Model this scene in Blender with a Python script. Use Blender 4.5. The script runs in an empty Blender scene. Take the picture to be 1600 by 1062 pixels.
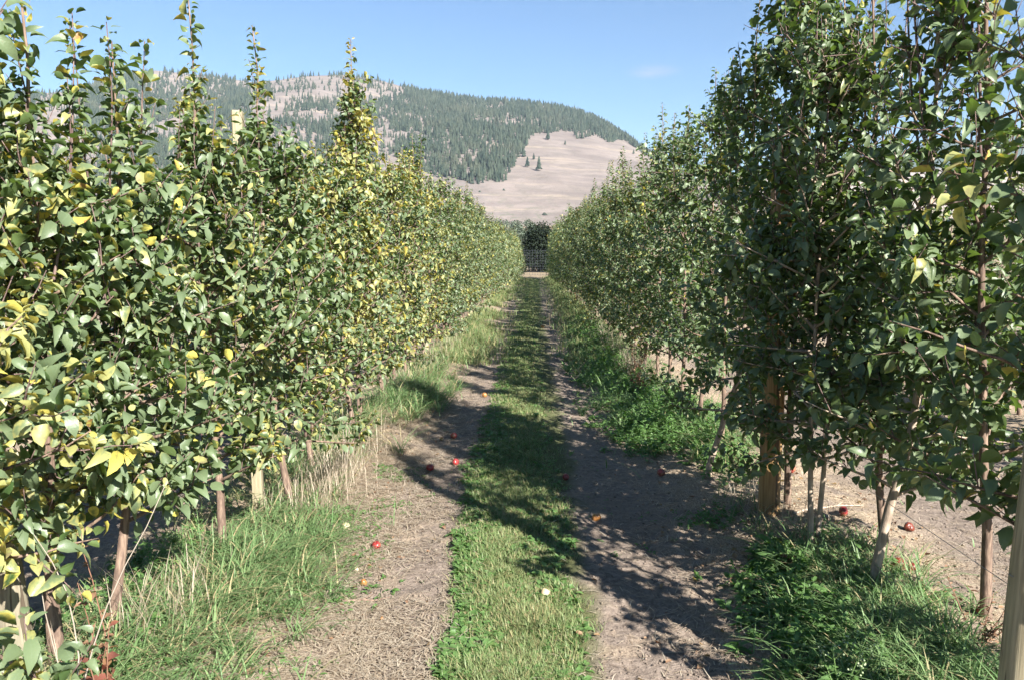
import bpy, math, random
import numpy as np
from mathutils import Vector, Matrix

# ------------------------------------------------------------------ camera, sky, sun, exposure
S = bpy.context.scene
COL = S.collection
R = math.radians
F = 1250.0                                   # focal length in pixels of a 1600 px wide frame
PITCH = math.atan(131 / F)
YAW = math.atan(35 / F)
CAM = Vector((0, 0, 1.65))
cd = bpy.data.cameras.new('camera')
cam = bpy.data.objects.new('camera', cd)
COL.objects.link(cam)
cd.sensor_width = 36
cd.lens = 36 * F / 1600
cd.clip_start = 0.05
cd.clip_end = 20000
cam.location = CAM
cam.rotation_euler = (R(90) - PITCH, 0, YAW)
cd.dof.use_dof = True
cd.dof.focus_distance = 5.5
cd.dof.aperture_fstop = 9.0
S.camera = cam
CM = cam.rotation_euler.to_matrix()

SUN_EL, SUN_AZ = 33.5, 144.5                 # azimuth clockwise from +Y: the sun is behind and to the right
w = bpy.data.worlds.new("World")
S.world = w
w.use_nodes = True
nt = w.node_tree
nt.nodes.clear()
sky = nt.nodes.new('ShaderNodeTexSky')
sky.sky_type = 'NISHITA'
sky.sun_disc = False
sky.sun_elevation = R(SUN_EL)
sky.sun_rotation = R(SUN_AZ)
sky.altitude = 400
sky.air_density = 1.15
sky.dust_density = 0.0
sky.ozone_density = 6.0
bg = nt.nodes.new('ShaderNodeBackground')
bg.inputs['Strength'].default_value = 0.049
wo = nt.nodes.new('ShaderNodeOutputWorld')
# one faint wisp of cloud
tc = nt.nodes.new('ShaderNodeTexCoord'); vm = nt.nodes.new('ShaderNodeVectorMath'); vm.operation = 'SUBTRACT'
nt.links.new(tc.outputs['Generated'], vm.inputs[0]); vm.inputs[1].default_value = (.1385, .9668, .2142)
ms = nt.nodes.new('ShaderNodeMapping'); ms.inputs['Scale'].default_value = (25, 25, 95); nt.links.new(vm.outputs[0], ms.inputs[0])
ln = nt.nodes.new('ShaderNodeVectorMath'); ln.operation = 'LENGTH'; nt.links.new(ms.outputs[0], ln.inputs[0])
nz_ = nt.nodes.new('ShaderNodeTexNoise'); nz_.inputs['Scale'].default_value = 2.2; nz_.inputs['Detail'].default_value = 5; nt.links.new(ms.outputs[0], nz_.inputs['Vector'])
mr = nt.nodes.new('ShaderNodeMapRange'); mr.interpolation_type = 'SMOOTHSTEP'
for i_, v_ in ((1, 1.0), (2, .1), (3, 0.), (4, 1.)): mr.inputs[i_].default_value = v_
nt.links.new(ln.outputs['Value'], mr.inputs[0])
mu = nt.nodes.new('ShaderNodeMath'); mu.operation = 'MULTIPLY'; nt.links.new(mr.outputs[0], mu.inputs[0]); nt.links.new(nz_.outputs[0], mu.inputs[1])
mu2 = nt.nodes.new('ShaderNodeMath'); mu2.operation = 'MULTIPLY'; mu2.inputs[1].default_value = .5; nt.links.new(mu.outputs[0], mu2.inputs[0])
mxc = nt.nodes.new('ShaderNodeMix'); mxc.data_type = 'RGBA'; mxc.inputs[7].default_value = (5.2, 4.9, 5.4, 1)
nt.links.new(mu2.outputs[0], mxc.inputs[0]); nt.links.new(sky.outputs[0], mxc.inputs[6])
nt.links.new(mxc.outputs[2], bg.inputs[0])
nt.links.new(bg.outputs[0], wo.inputs[0])

sl = bpy.data.lights.new('sun', 'SUN')
sl.energy = 5.0
sl.angle = R(0.53)
sl.color = (1.0, 0.955, 0.90)
sun = bpy.data.objects.new('sun', sl)
COL.objects.link(sun)
a, e = R(SUN_AZ), R(SUN_EL)
SUNV = Vector((math.sin(a) * math.cos(e), math.cos(a) * math.cos(e), math.sin(e)))
sun.rotation_euler = SUNV.to_track_quat('Z', 'Y').to_euler()
sun.location = (6, -8, 12)

S.view_settings.view_transform = 'Standard'
S.view_settings.look = 'None'
S.view_settings.gamma = 1
S.view_settings.exposure = 1.70
cy = S.cycles
cy.max_bounces = 6
cy.diffuse_bounces = 3
cy.glossy_bounces = 2
cy.transmission_bounces = 4
cy.volume_bounces = 0
cy.sample_clamp_indirect = 4
cy.use_adaptive_sampling = True
cy.adaptive_threshold = 0.02

rng = np.random.default_rng(7)

# ------------------------------------------------------------------ helpers
def U(a, b, n=None): return rng.uniform(a, b, n)

def vnoise(x, y, seed=0):
    xi = np.floor(x).astype(np.int64); yi = np.floor(y).astype(np.int64)
    fx = x - xi; fy = y - yi
    fx = fx * fx * (3 - 2 * fx); fy = fy * fy * (3 - 2 * fy)
    def h(i, j):
        n = (i * 374761393 + j * 668265263 + seed * 974711) & 0xffffffff
        n = ((n ^ (n >> 13)) * 1274126177) & 0xffffffff
        n = n ^ (n >> 16)
        return (n & 0xffff) / 65535.0
    return (h(xi, yi) * (1 - fx) + h(xi + 1, yi) * fx) * (1 - fy) + (h(xi, yi + 1) * (1 - fx) + h(xi + 1, yi + 1) * fx) * fy

def fbm(x, y, seed=0, oct=4):
    s = 0; a = 0.5; t = 0
    for k in range(oct):
        s = s + a * vnoise(x * 2 ** k, y * 2 ** k, seed + k * 17); t += a; a *= 0.5
    return s / t * 2 - 1

def sstep(a, b, x):
    t = np.clip((x - a) / (b - a), 0, 1)
    return t * t * (3 - 2 * t)

def mesh_obj(name, verts, faces_list, mats, parent=None, attr=None, smooth=True, midx=None):
    """faces_list: list of (n, k) index arrays."""
    me = bpy.data.meshes.new(name)
    verts = np.asarray(verts, dtype=np.float32)
    faces_list = [np.asarray(f, dtype=np.int32) for f in faces_list if len(f)]
    loops = np.concatenate([f.ravel() for f in faces_list])
    tot = np.concatenate([np.full(len(f), f.shape[1], dtype=np.int32) for f in faces_list])
    start = np.concatenate([[0], np.cumsum(tot)[:-1]]).astype(np.int32)
    me.vertices.add(len(verts)); me.vertices.foreach_set('co', verts.ravel())
    me.loops.add(len(loops)); me.loops.foreach_set('vertex_index', loops)
    me.polygons.add(len(tot)); me.polygons.foreach_set('loop_start', start)
    me.polygons.foreach_set('loop_total', tot)
    me.polygons.foreach_set('use_smooth', np.full(len(tot), smooth, dtype=bool))
    for m in (mats if isinstance(mats, (list, tuple)) else [mats]):
        me.materials.append(m)
    if midx is not None:
        me.polygons.foreach_set('material_index', np.asarray(midx, dtype=np.int32))
    if attr is not None:
        at = me.color_attributes.new('data', 'FLOAT_COLOR', 'POINT')
        c = np.ones((len(verts), 4), dtype=np.float32); c[:, :attr.shape[1]] = attr
        at.data.foreach_set('color', c.ravel())
    me.update(calc_edges=True)
    o = bpy.data.objects.new(name, me)
    COL.objects.link(o)
    if parent: o.parent = parent
    return o

def tag(o, label=None, cat=None, group=None, kind=None):
    if label: o['label'] = label
    if cat: o['category'] = cat
    if group: o['group'] = group
    if kind: o['kind'] = kind
    return o

def empty(name, loc, label=None, cat=None, group=None):
    o = bpy.data.objects.new(name, None)
    COL.objects.link(o); o.location = loc; o.empty_display_size = 0.1
    return tag(o, label, cat, group)

def copy_thing(root, loc, rz, sc, label=None, group=None):
    r = root.copy(); COL.objects.link(r)
    r.location = loc; r.rotation_euler = (0, 0, rz); r.scale = sc
    for ch in list(root.children):
        c = ch.copy(); COL.objects.link(c); c.parent = r
    if label: r['label'] = label
    if group: r['group'] = group
    return r

class Tubes:
    def __init__(s): s.v = []; s.q = []; s.t = []; s.n = 0
    def add(s, pts, rad, sides=5, cap=True):
        pts = np.asarray(pts, float); k = len(pts)
        rad = np.broadcast_to(np.asarray(rad, float), (k,))
        tan = np.gradient(pts, axis=0); tan /= np.linalg.norm(tan, axis=1)[:, None] + 1e-9
        ref = np.array([1.0, 0.13, 0.07]) if abs(tan[0][0]) < .8 else np.array([.1, 1., 0.1])
        u = np.cross(tan, ref); u /= np.linalg.norm(u, axis=1)[:, None]
        v = np.cross(tan, u)
        an = np.arange(sides) * 2 * math.pi / sides
        ring = pts[:, None, :] + rad[:, None, None] * (np.cos(an)[None, :, None] * u[:, None, :] + np.sin(an)[None, :, None] * v[:, None, :])
        s.v.append(ring.reshape(-1, 3))
        i = np.arange(k - 1)[:, None] * sides; j = np.arange(sides)[None, :]; j2 = (j + 1) % sides
        s.q.append((np.stack([i + j, i + j2, i + sides + j2, i + sides + j], -1).reshape(-1, 4)) + s.n)
        nn = s.n + k * sides
        if cap:
            s.v.append(pts[-1:]); b = s.n + (k - 1) * sides
            jj = np.arange(sides)
            s.t.append(np.stack([b + jj, b + (jj + 1) % sides, np.full(sides, nn)], -1)); nn += 1
        s.n = nn
    def arrays(s):
        return np.concatenate(s.v), (np.concatenate(s.q) if s.q else np.zeros((0, 4), int)), (np.concatenate(s.t) if s.t else np.zeros((0, 3), int))
    def build(s, name, mat, parent=None):
        v, q, t = s.arrays()
        return mesh_obj(name, v, [q, t], mat, parent)

def norm(a): return a / (np.linalg.norm(a, axis=-1, keepdims=True) + 1e-9)

def leaf_arrays(P, D, N, L, W, droop, yel, detail=2, fold=0.22):
    """P base, D axis, N up side. detail 2: 11 verts, 1: 8 verts, 0: 5 verts"""
    n = len(P)
    D = norm(D); Sd = norm(np.cross(D, N)); N = norm(np.cross(Sd, D))
    if detail == 2: ts = [.2, .5, .79]; ws = [.37, .5, .33]
    elif detail == 1: ts = [.3, .7]; ws = [.48, .40]
    else: ts = [.5]; ws = [.52]
    if np.ndim(droop) == 0: droop = np.full(n, droop)
    vs = [P]; at = []
    rnd = rng.random(n)
    def A(b): return np.stack([yel, rnd, np.full(n, b)], -1)
    at.append(A(0.))
    twist = U(-.55, .55, (n, 1)); side = U(-.22, .22, n)
    for t, wv in zip(ts, ws):
        c = P + D * (L * t)[:, None] - N * (droop * L * t * t)[:, None] + Sd * (side * L * t * t)[:, None]
        wob = U(-.2, .2, (n, 1)) + twist * t; wob2 = U(-.2, .2, (n, 1)) - twist * t
        w_ = (W * wv)[:, None]
        vs += [c + Sd * w_ + N * w_ * (fold * 1.6 + wob), c, c - Sd * w_ + N * w_ * (fold * 1.6 + wob2)]
        at += [A(1.), A(0.), A(1.)]
    vs.append(P + D * L[:, None] * .96 - N * (droop * L * 1.2)[:, None] + Sd * (side * L * 1.05)[:, None]); at.append(A(.9))
    k = len(vs)
    V = np.stack(vs, 1).reshape(-1, 3); AT = np.stack(at, 1).reshape(-1, 3)
    base = (np.arange(n) * k)[:, None]
    tri = [[0, 2, 1], [0, 3, 2]]; quad = []
    for r in range(len(ts) - 1):
        o = 1 + 3 * r
        quad += [[o, o + 1, o + 4, o + 3], [o + 1, o + 2, o + 5, o + 4]]
    o = 1 + 3 * (len(ts) - 1)
    tri += [[o, o + 1, k - 1], [o + 1, o + 2, k - 1]]
    T = (base[:, None] + np.array(tri)[None]).reshape(-1, 3)
    Q = (base[:, None] + np.array(quad)[None]).reshape(-1, 4) if quad else np.zeros((0, 4), int)
    return V, Q, T, AT

# ------------------------------------------------------------------ materials
def mat(name):
    m = bpy.data.materials.new(name); m.use_nodes = True
    t = m.node_tree; t.nodes.clear()
    out = t.nodes.new('ShaderNodeOutputMaterial')
    return m, t, out

class G:
    """tiny node graph helper"""
    def __init__(s, t): s.t = t
    def n(s, typ, **kw):
        nd = s.t.nodes.new(typ)
        for k, v in kw.items(): setattr(nd, k, v)
        return nd
    def put(s, nd, i, v):
        if v is None: return
        if isinstance(v, bpy.types.NodeSocket): s.t.links.new(v, nd.inputs[i])
        else:
            if isinstance(v, tuple) and len(v) == 3 and nd.inputs[i].type == 'RGBA': v = (*v, 1)
            nd.inputs[i].default_value = v
    def math(s, op, a, b=None, c=None, clamp=False):
        nd = s.n('ShaderNodeMath', operation=op, use_clamp=clamp)
        s.put(nd, 0, a); s.put(nd, 1, b); s.put(nd, 2, c); return nd.outputs[0]
    def mix(s, f, a, b):
        nd = s.n('ShaderNodeMix', data_type='RGBA'); s.put(nd, 0, f); s.put(nd, 6, a); s.put(nd, 7, b); return nd.outputs[2]
    def noise(s, vec, scale, detail=3, rough=.55, out=0, dist=0):
        nd = s.n('ShaderNodeTexNoise'); s.put(nd, 'Vector', vec); nd.inputs['Scale'].default_value = scale
        nd.inputs['Detail'].default_value = detail; nd.inputs['Roughness'].default_value = rough; nd.inputs['Distortion'].default_value = dist
        return nd.outputs[out]
    def ss(s, x, a, b, lo=0., hi=1.):
        nd = s.n('ShaderNodeMapRange', interpolation_type='SMOOTHSTEP')
        for i, v in zip(range(5), (x, a, b, lo, hi)): s.put(nd, i, v)
        return nd.outputs[0]
    def obj(s): return s.n('ShaderNodeTexCoord').outputs['Object']
    def sep(s, v):
        nd = s.n('ShaderNodeSeparateXYZ'); s.put(nd, 0, v); return nd.outputs
    def mapv(s, v, scale=(1, 1, 1), rot=(0, 0, 0)):
        nd = s.n('ShaderNodeMapping'); s.put(nd, 0, v); nd.inputs['Scale'].default_value = scale; nd.inputs['Rotation'].default_value = rot
        return nd.outputs[0]
    def bump(s, h, strength=.5, dist=.01):
        nd = s.n('ShaderNodeBump'); s.put(nd, 'Height', h); nd.inputs['Strength'].default_value = strength; nd.inputs['Distance'].default_value = dist
        return nd.outputs[0]
    def bsdf(s, col, rough=.7, nrm=None, spec=.4):
        b = s.n('ShaderNodeBsdfPrincipled'); s.put(b, 'Base Color', col); s.put(b, 'Roughness', rough); s.put(b, 'Normal', nrm)
        b.inputs['Specular IOR Level'].default_value = spec
        return b.outputs[0]
    def data(s):
        nd = s.n('ShaderNodeAttribute', attribute_name='data'); o = s.n('ShaderNodeSeparateColor'); s.t.links.new(nd.outputs['Color'], o.inputs[0]); return o.outputs

def leaf_material(name, green, green2, yellow, back, trans=(.16, .26, .035), tf=.27, rough=.45, tip=(.33, .17, .07), spec=.5):
    m, t, out = mat(name); g = G(t)
    d = g.data(); co = g.obj()
    nz = g.noise(co, 38, 2)
    y = g.math('ADD', d[0], g.math('MULTIPLY', g.math('SUBTRACT', nz, .5), .9))
    y = g.math('ADD', y, g.math('MULTIPLY', g.math('SUBTRACT', d[2], .5), .22))
    yf = g.ss(y, .38, .78)
    gr = g.mix(d[1], green, green2)
    col = g.mix(yf, gr, yellow)
    tipf = g.math('MULTIPLY', g.ss(y, .95, 1.3), g.ss(nz, .45, .62))
    col = g.mix(tipf, col, tip)
    spot = g.ss(g.noise(co, 170, 1), .70, .735, 0, .75); col = g.mix(spot, col, (.16, .085, .035))
    vein = g.ss(d[2], 0.0, 0.10, .4, 0.)
    col = g.mix(vein, col, back)
    bf = g.n('ShaderNodeNewGeometry').outputs['Backfacing']
    colb = g.mix(.6, col, back)
    colf = g.mix(bf, col, colb)
    pb = g.bsdf(colf, g.mix(bf, (rough,) * 3, (.75,) * 3) if False else rough, g.bump(g.noise(co, 140, 2), .25, .004), spec)
    tr = g.n('ShaderNodeBsdfTranslucent'); g.put(tr, 'Color', g.mix(yf, trans, (.55, .45, .05)))
    mx = g.n('ShaderNodeMixShader'); g.put(mx, 0, tf); g.put(mx, 1, pb); g.put(mx, 2, tr.outputs[0])
    t.links.new(mx.outputs[0], out.inputs[0])
    return m

M_LEAF = leaf_material('apple_leaf', (.036, .074, .022), (.108, .158, .052), (.52, .46, .10), (.165, .21, .12))
M_LEAF_DRY = leaf_material('dry_leaf', (.15, .075, .04), (.22, .12, .065), (.28, .18, .09), (.24, .15, .09), (.3, .1, .03), .2, .6)
M_LEAF_RED = leaf_material('red_leaf', (.16, .045, .03), (.10, .03, .025), (.16, .17, .05), (.24, .10, .07), (.4, .05, .02), .25, .4)
M_WEED = leaf_material('weed_leaf', (.045, .12, .02), (.085, .19, .035), (.25, .28, .05), (.12, .2, .07), (.15, .35, .02), .3, .5)
M_BUSH = leaf_material('dark_bush_leaf', (.012, .022, .012), (.026, .038, .020), (.03, .04, .02), (.02, .03, .018), (.02, .04, .01), .1, .75, spec=.2)
M_SAGE = leaf_material('grey_green_leaf', (.06, .09, .06), (.10, .13, .085), (.2, .2, .08), (.14, .17, .12), (.08, .12, .03), .2, .55)

def grass_material(name, green, green2, dry, trans):
    m, t, out = mat(name); g = G(t); d = g.data()
    c = g.mix(d[1], green, green2)
    c = g.mix(d[0], c, dry)
    pb = g.bsdf(c, .5, None, .35)
    tr = g.n('ShaderNodeBsdfTranslucent'); g.put(tr, 'Color', g.mix(d[0], trans, dry))
    mx = g.n('ShaderNodeMixShader'); g.put(mx, 0, .3); g.put(mx, 1, pb); g.put(mx, 2, tr.outputs[0])
    t.links.new(mx.outputs[0], out.inputs[0]); return m
M_GRASS = grass_material('grass_blade', (.12, .175, .06), (.24, .30, .13), (.36, .29, .15), (.16, .30, .05))
M_TALL = grass_material('tall_grass_blade', (.09, .175, .062), (.18, .28, .115), (.42, .34, .19), (.12, .30, .05))
M_STRAW = grass_material('straw', (.36, .29, .21), (.54, .47, .36), (.22, .165, .115), (.4, .3, .18))

def bark(name, c1, c2, sc=60, stretch=.15, rough=.85):
    m, t, out = mat(name); g = G(t); co = g.obj()
    v = g.mapv(co, (1, 1, stretch)); n1 = g.noise(v, sc, 5, .65); n2 = g.noise(co, 9, 3)
    f = g.ss(n1, .35, .68); col = g.mix(f, c1, c2)
    col = g.mix(g.ss(n2, .5, .75, 0, .5), col, tuple(x * .45 for x in c1))
    t.links.new(g.bsdf(col, rough, g.bump(n1, .6, .006)), out.inputs[0]); return m
M_BARK = bark('apple_bark', (.10, .065, .048), (.25, .175, .125))
M_TWIG = bark('apple_twig', (.085, .052, .045), (.20, .14, .12), 90)
M_PALEBARK = bark('pale_bark', (.25, .19, .14), (.45, .36, .27))

def post_material(name, c1, c2, c3):
    m, t, out = mat(name); g = G(t); co = g.obj()
    grain = g.noise(g.mapv(co, (1, 1, .035)), 75, 5, .6)
    big = g.noise(g.mapv(co, (1, 1, .25)), 7, 3)
    col = g.mix(g.ss(grain, .35, .65), c1, c2)
    col = g.mix(g.ss(big, .42, .66, 0, .6), col, c3)
    crack = g.ss(g.noise(g.mapv(co, (1, 1, .02)), 42, 2, .5), .61, .645)
    kn = g.n('ShaderNodeTexVoronoi'); g.put(kn, 'Vector', g.mapv(co, (1, 1, .45))); kn.inputs['Scale'].default_value = 5
    knot = g.ss(kn.outputs['Distance'], .05, .11, .75, 0)
    col = g.mix(g.math('MAXIMUM', g.math('MULTIPLY', crack, .8), knot), col, (.06, .04, .025))
    h = g.math('SUBTRACT', grain, g.math('MULTIPLY', crack, 1.5))
    t.links.new(g.bsdf(col, .8, g.bump(h, .6, .004)), out.inputs[0]); return m
M_POST = post_material('treated_post', (.22, .185, .115), (.36, .31, .20), (.23, .23, .14))
M_POST_OR = post_material('orange_post', (.25, .145, .058), (.39, .245, .11), (.19, .11, .05))
M_POST_GREY = post_material('weathered_post', (.15, .125, .085), (.27, .235, .165), (.19, .18, .12))

def simple(name, col, rough=.6, metal=0., spec=.5):
    m, t, out = mat(name); g = G(t)
    b = g.n('ShaderNodeBsdfPrincipled'); g.put(b, 'Base Color', col); b.inputs['Roughness'].default_value = rough; b.inputs['Metallic'].default_value = metal
    n1 = g.noise(g.obj(), 30, 3); c = g.mix(n1, tuple(x * .75 for x in col), tuple(min(1, x * 1.2) for x in col)); g.put(b, 'Base Color', c)
    t.links.new(b.outputs[0], out.inputs[0]); return m
M_WIRE = simple('galvanised_wire', (.30, .30, .31), .5, .8)
M_FENCE = simple('black_wire', (.035, .04, .05), .6)

def apple_material(name, red, blush):
    m, t, out = mat(name); g = G(t); co = g.obj()
    n1 = g.noise(g.mapv(co, (1, 1, .25)), 60, 3); n2 = g.noise(co, 18, 2); n3 = g.noise(co, 260, 1)
    col = g.mix(g.ss(n1, .35, .7), red, tuple(x * .6 for x in red))
    col = g.mix(g.ss(n2, .52, .68), col, blush)
    col = g.mix(g.ss(n3, .68, .72, 0, .6), col, (.6, .4, .25))
    t.links.new(g.bsdf(col, .33, None, .5), out.inputs[0]); return m
M_APPLE = apple_material('red_apple_skin', (.26, .03, .03), (.30, .13, .07))
M_APPLE_Y = apple_material('orange_apple_skin', (.36, .16, .05), (.40, .27, .10))
M_APPLE_D = apple_material('rotten_apple_skin', (.16, .035, .02), (.10, .03, .02))
M_FLESH = apple_material('bitten_apple_flesh', (.66, .55, .36), (.50, .36, .19))
M_STONE = simple('pale_stone', (.50, .44, .36), .85)

# ------------------------------------------------------------------ ground
ROW_L, ROW_R, PER = -1.73, 1.60, 3.33
def gh(x, y):
    """height of the ground, metres"""
    x = np.asarray(x, float); y = np.asarray(y, float)
    u = np.mod(x - ROW_L, PER); near = 1 - sstep(60, 75, y)
    d = np.minimum(u, PER - u)
    z = .055 * (1 - sstep(.15, .75, d)) - .028 * np.exp(-((d - .98) / .28) ** 2)
    z = z * near + .05 * fbm(x * .35, y * .35, 3, 3) * near
    fade = 1 - sstep(12, 20, np.abs(x) * 3 + y)
    z = z + .020 * fbm(x * 5, y * 5, 11, 4) * near + .012 * fbm(x * 14, y * 14, 29, 3) * fade
    z = z + 28 * sstep(120, 760, y) + 1.2 * fbm(x * .01, y * .01, 5, 3) * sstep(90, 300, y)
    return z

def axis(dense0, dense1, step, lo, hi, gr=1.08):
    a = list(np.arange(dense0, dense1, step)); s = step; v = a[-1]
    while v < hi: s *= gr; v += s; a.append(min(v, hi))
    b = []; s = step; v = a[0]
    while v > lo: s *= gr; v -= s; b.append(max(v, lo))
    return np.array(b[::-1] + a)
XS = axis(-2.3, 2.3, .024, -3300, 3300); YS = axis(2.2, 9.5, .026, -24, 4700, 1.035)
gx, gy = np.meshgrid(XS, YS)
gv = np.stack([gx.ravel(), gy.ravel(), gh(gx, gy).ravel()], -1)
nx, ny = len(XS), len(YS)
i, j = np.meshgrid(np.arange(nx - 1), np.arange(ny - 1)); b = (j * nx + i).ravel()
gq = np.stack([b, b + 1, b + nx + 1, b + nx], -1)

m, t, out = mat('orchard_soil'); g = G(t); co = g.obj(); X, Y, Z = g.sep(co)
u = g.math('PINGPONG', g.math('SUBTRACT', X, ROW_L), PER / 2)      # distance to the nearest row
warp = g.math('MULTIPLY', g.math('SUBTRACT', g.noise(co, 2.2, 4), .5), .5)
uw = g.math('ADD', u, warp)
n_f = g.noise(co, 30, 7, .75); n_m = g.noise(co, 6, 4); n_b = g.noise(co, 1.1, 3)
soil = g.mix(g.ss(n_f, .3, .7), (.14, .108, .086), (.315, .255, .205))
soil = g.mix(g.ss(n_b, .4, .65, 0, .5), soil, (.22, .175, .135))
litter = g.mix(g.ss(g.noise(g.mapv(co, (1, .35, 1), (0, 0, .6)), 120, 4, .7), .4, .62), (.22, .16, .11), (.47, .38, .265))
lf = g.math('MULTIPLY', g.ss(uw, .95, .45), g.ss(n_m, .3, .55))
col = g.mix(lf, soil, litter)
patch = g.math('MULTIPLY', g.ss(n_m, .52, .66), .45); col = g.mix(patch, col, litter)
gm = g.math('MULTIPLY', g.ss(uw, 1.24, 1.42), g.ss(g.math('ABSOLUTE', X), 1.9, 1.5))
under = g.mix(n_f, (.07, .085, .035), (.15, .15, .07))
col = g.mix(gm, col, under)
# far alley turns greener, field beyond the fence is dry
fg = g.math('MULTIPLY', g.ss(Y, 24, 44), g.ss(g.noise(co, .8, 3), .35, .5)); col = g.mix(g.math('MULTIPLY', fg, .7), col, (.10, .145, .045))
far = g.mix(g.noise(co, .05, 5), (.20, .16, .10), (.30, .23, .15)); col = g.mix(g.ss(Y, 57, 61), col, far)
hb = g.math('ADD', n_f, g.math('MULTIPLY', g.noise(co, 90, 3, .7), .5))
t.links.new(g.bsdf(col, .95, g.bump(hb, .9, .018), .15), out.inputs[0])
M_SOIL = m
tag(mesh_obj('ground', gv, [gq], M_SOIL), 'grey-brown orchard soil with straw and low weeds', kind='structure')

# ------------------------------------------------------------------ hills
def ray(px, py):
    """direction through a pixel of the 1600x1062 photograph, scaled so that y = 1"""
    v = CM @ Vector(((px - 800) / F, -(py - 531) / F, -1)); return v.x / v.y, v.z / v.y
YT, YC = 750.0, 1900.0
prof = [(-900, 200), (-500, 170), (-200, 150), (0, 148), (130, 140), (190, 122), (240, 108), (290, 113), (350, 120), (395, 127), (430, 124),
        (480, 117), (540, 115), (590, 123), (650, 139), (700, 148), (750, 155), (800, 158), (850, 163), (900, 173), (940, 190), (965, 208), (985, 228),
        (1005, 249), (1060, 288), (1150, 320), (1300, 352), (1700, 362)]
pr = np.array([ray(*p) for p in prof]); PXs, PZs = pr[:, 0] * YC, pr[:, 1] * YC + 1.65 - 3
def hz(x, y):
    hc = np.interp(x, PXs, PZs); s = (y - YT) / (YC - YT)
    z0 = 29.0
    f = np.where(s < 1, np.clip(s, 0, 1) ** 1.15, 1)
    f = f - .10 * np.sin(np.clip(s, 0, 1) * math.pi) * 0 + .05 * np.sin(np.clip(s, 0, 1) * math.pi)
    z = z0 + (hc - z0) * f
    am = np.sin(np.clip(s, 0, 1) * math.pi) ** .8
    rough = 1 - .75 * sstep(-150, 0, x)
    z = z + am * rough * (34 * fbm(x * .0045 + 3, y * .002, 41, 4)) + am * 6 * fbm(x * .012, y * .006, 47, 3)
    z = np.where(s > 1, hc - (s - 1) * 500, z)
    return np.where(s < 0, z0 + s * 120, z) + np.where(s < .12, 3 * fbm(x * .01, y * .02, 9, 3), 0)
hx = np.arange(-2900, 1150, 11.0); hy = np.concatenate([np.arange(690, 1960, 11.0), np.arange(1960, 2700, 40)])
gx, gy = np.meshgrid(hx, hy); hv = np.stack([gx.ravel(), gy.ravel(), hz(gx, gy).ravel()], -1)
i, j = np.meshgrid(np.arange(len(hx) - 1), np.arange(len(hy) - 1)); b = (j * len(hx) + i).ravel()
m, t, out = mat('dry_hillside'); g = G(t); co = g.obj(); X, Y, Z = g.sep(co)
n1 = g.noise(co, .012, 5, .6); n2 = g.noise(g.mapv(co, (.35, 1.3, 2.2)), .03, 5, .62); n3 = g.noise(co, .09, 5, .7)
c = g.mix(g.ss(n1, .35, .65), (.175, .145, .125), (.235, .195, .168))
c = g.mix(g.ss(n2, .42, .66, 0, .55), c, (.14, .115, .105))
c = g.mix(g.ss(g.noise(g.mapv(co, (.25, 1.6, 3.)), .018, 4), .56, .64, 0, .6), c, (.30, .245, .185))
rock = g.math('MULTIPLY', g.ss(n3, .50, .62), g.ss(X, 20, -160)); c = g.mix(g.math('MULTIPLY', rock, .6), c, (.22, .20, .19))
c = g.mix(g.ss(g.noise(co, .045, 6, .7), .48, .60, 0, .35), c, (.13, .115, .095))
scrub = g.math('MULTIPLY', g.ss(g.noise(co, .10, 4), .55, .62), g.ss(Z, 85, 38)); c = g.mix(g.math('MULTIPLY', scrub, .7), c, (.14, .14, .10))
t.links.new(g.bsdf(c, .95, g.bump(n3, .5, 3.), .1), out.inputs[0])
M_HILL = m
tag(mesh_obj('mountain', hv, [np.stack([b, b + 1, b + len(hx) + 1, b + len(hx)], -1)], m), 'forested mountain with a bare tan slope', kind='structure')

# second, farther range to the right
prof2 = [(700, 330), (1050, 290), (1200, 258), (1300, 248), (1370, 243), (1440, 228), (1500, 220), (1600, 213), (1750, 200), (2100, 190), (2400, 210)]
pr2 = np.array([ray(*p) for p in prof2]); Y2 = 3200.0
hx2 = np.arange(-400, 3200, 26.0); hy2 = np.arange(1500, 4300, 34.0)
def hz2(x, y):
    hc = np.interp(x, pr2[:, 0] * Y2, pr2[:, 1] * Y2); s = (y - 1500) / (Y2 - 1500)
    z = 27 + (hc - 27) * np.clip(s, 0, 1) ** 1.2 + np.sin(np.clip(s, 0, 1) * math.pi) * 40 * fbm(x * .002, y * .002, 77, 4)
    return np.where(s > 1, hc - (s - 1) * 500, z)
gx, gy = np.meshgrid(hx2, hy2); hv = np.stack([gx.ravel(), gy.ravel(), hz2(gx, gy).ravel()], -1)
i, j = np.meshgrid(np.arange(len(hx2) - 1), np.arange(len(hy2) - 1)); b = (j * len(hx2) + i).ravel()
m, t, out = mat('far_hillside'); g = G(t); co = g.obj(); X, Y, Z = g.sep(co)
n1 = g.noise(co, .006, 5, .6)
c = g.mix(g.ss(g.math('ADD', Z, g.math('MULTIPLY', n1, 160)), 330, 410), (.40, .32, .26), (.07, .095, .07))
t.links.new(g.bsdf(c, .95, g.bump(g.noise(co, .03, 4), .5, 10.), .1), out.inputs[0])
tag(mesh_obj('distant_hills', hv, [np.stack([b, b + 1, b + len(hx2) + 1, b + len(hx2)], -1)], m), 'distant hills', kind='structure')

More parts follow.
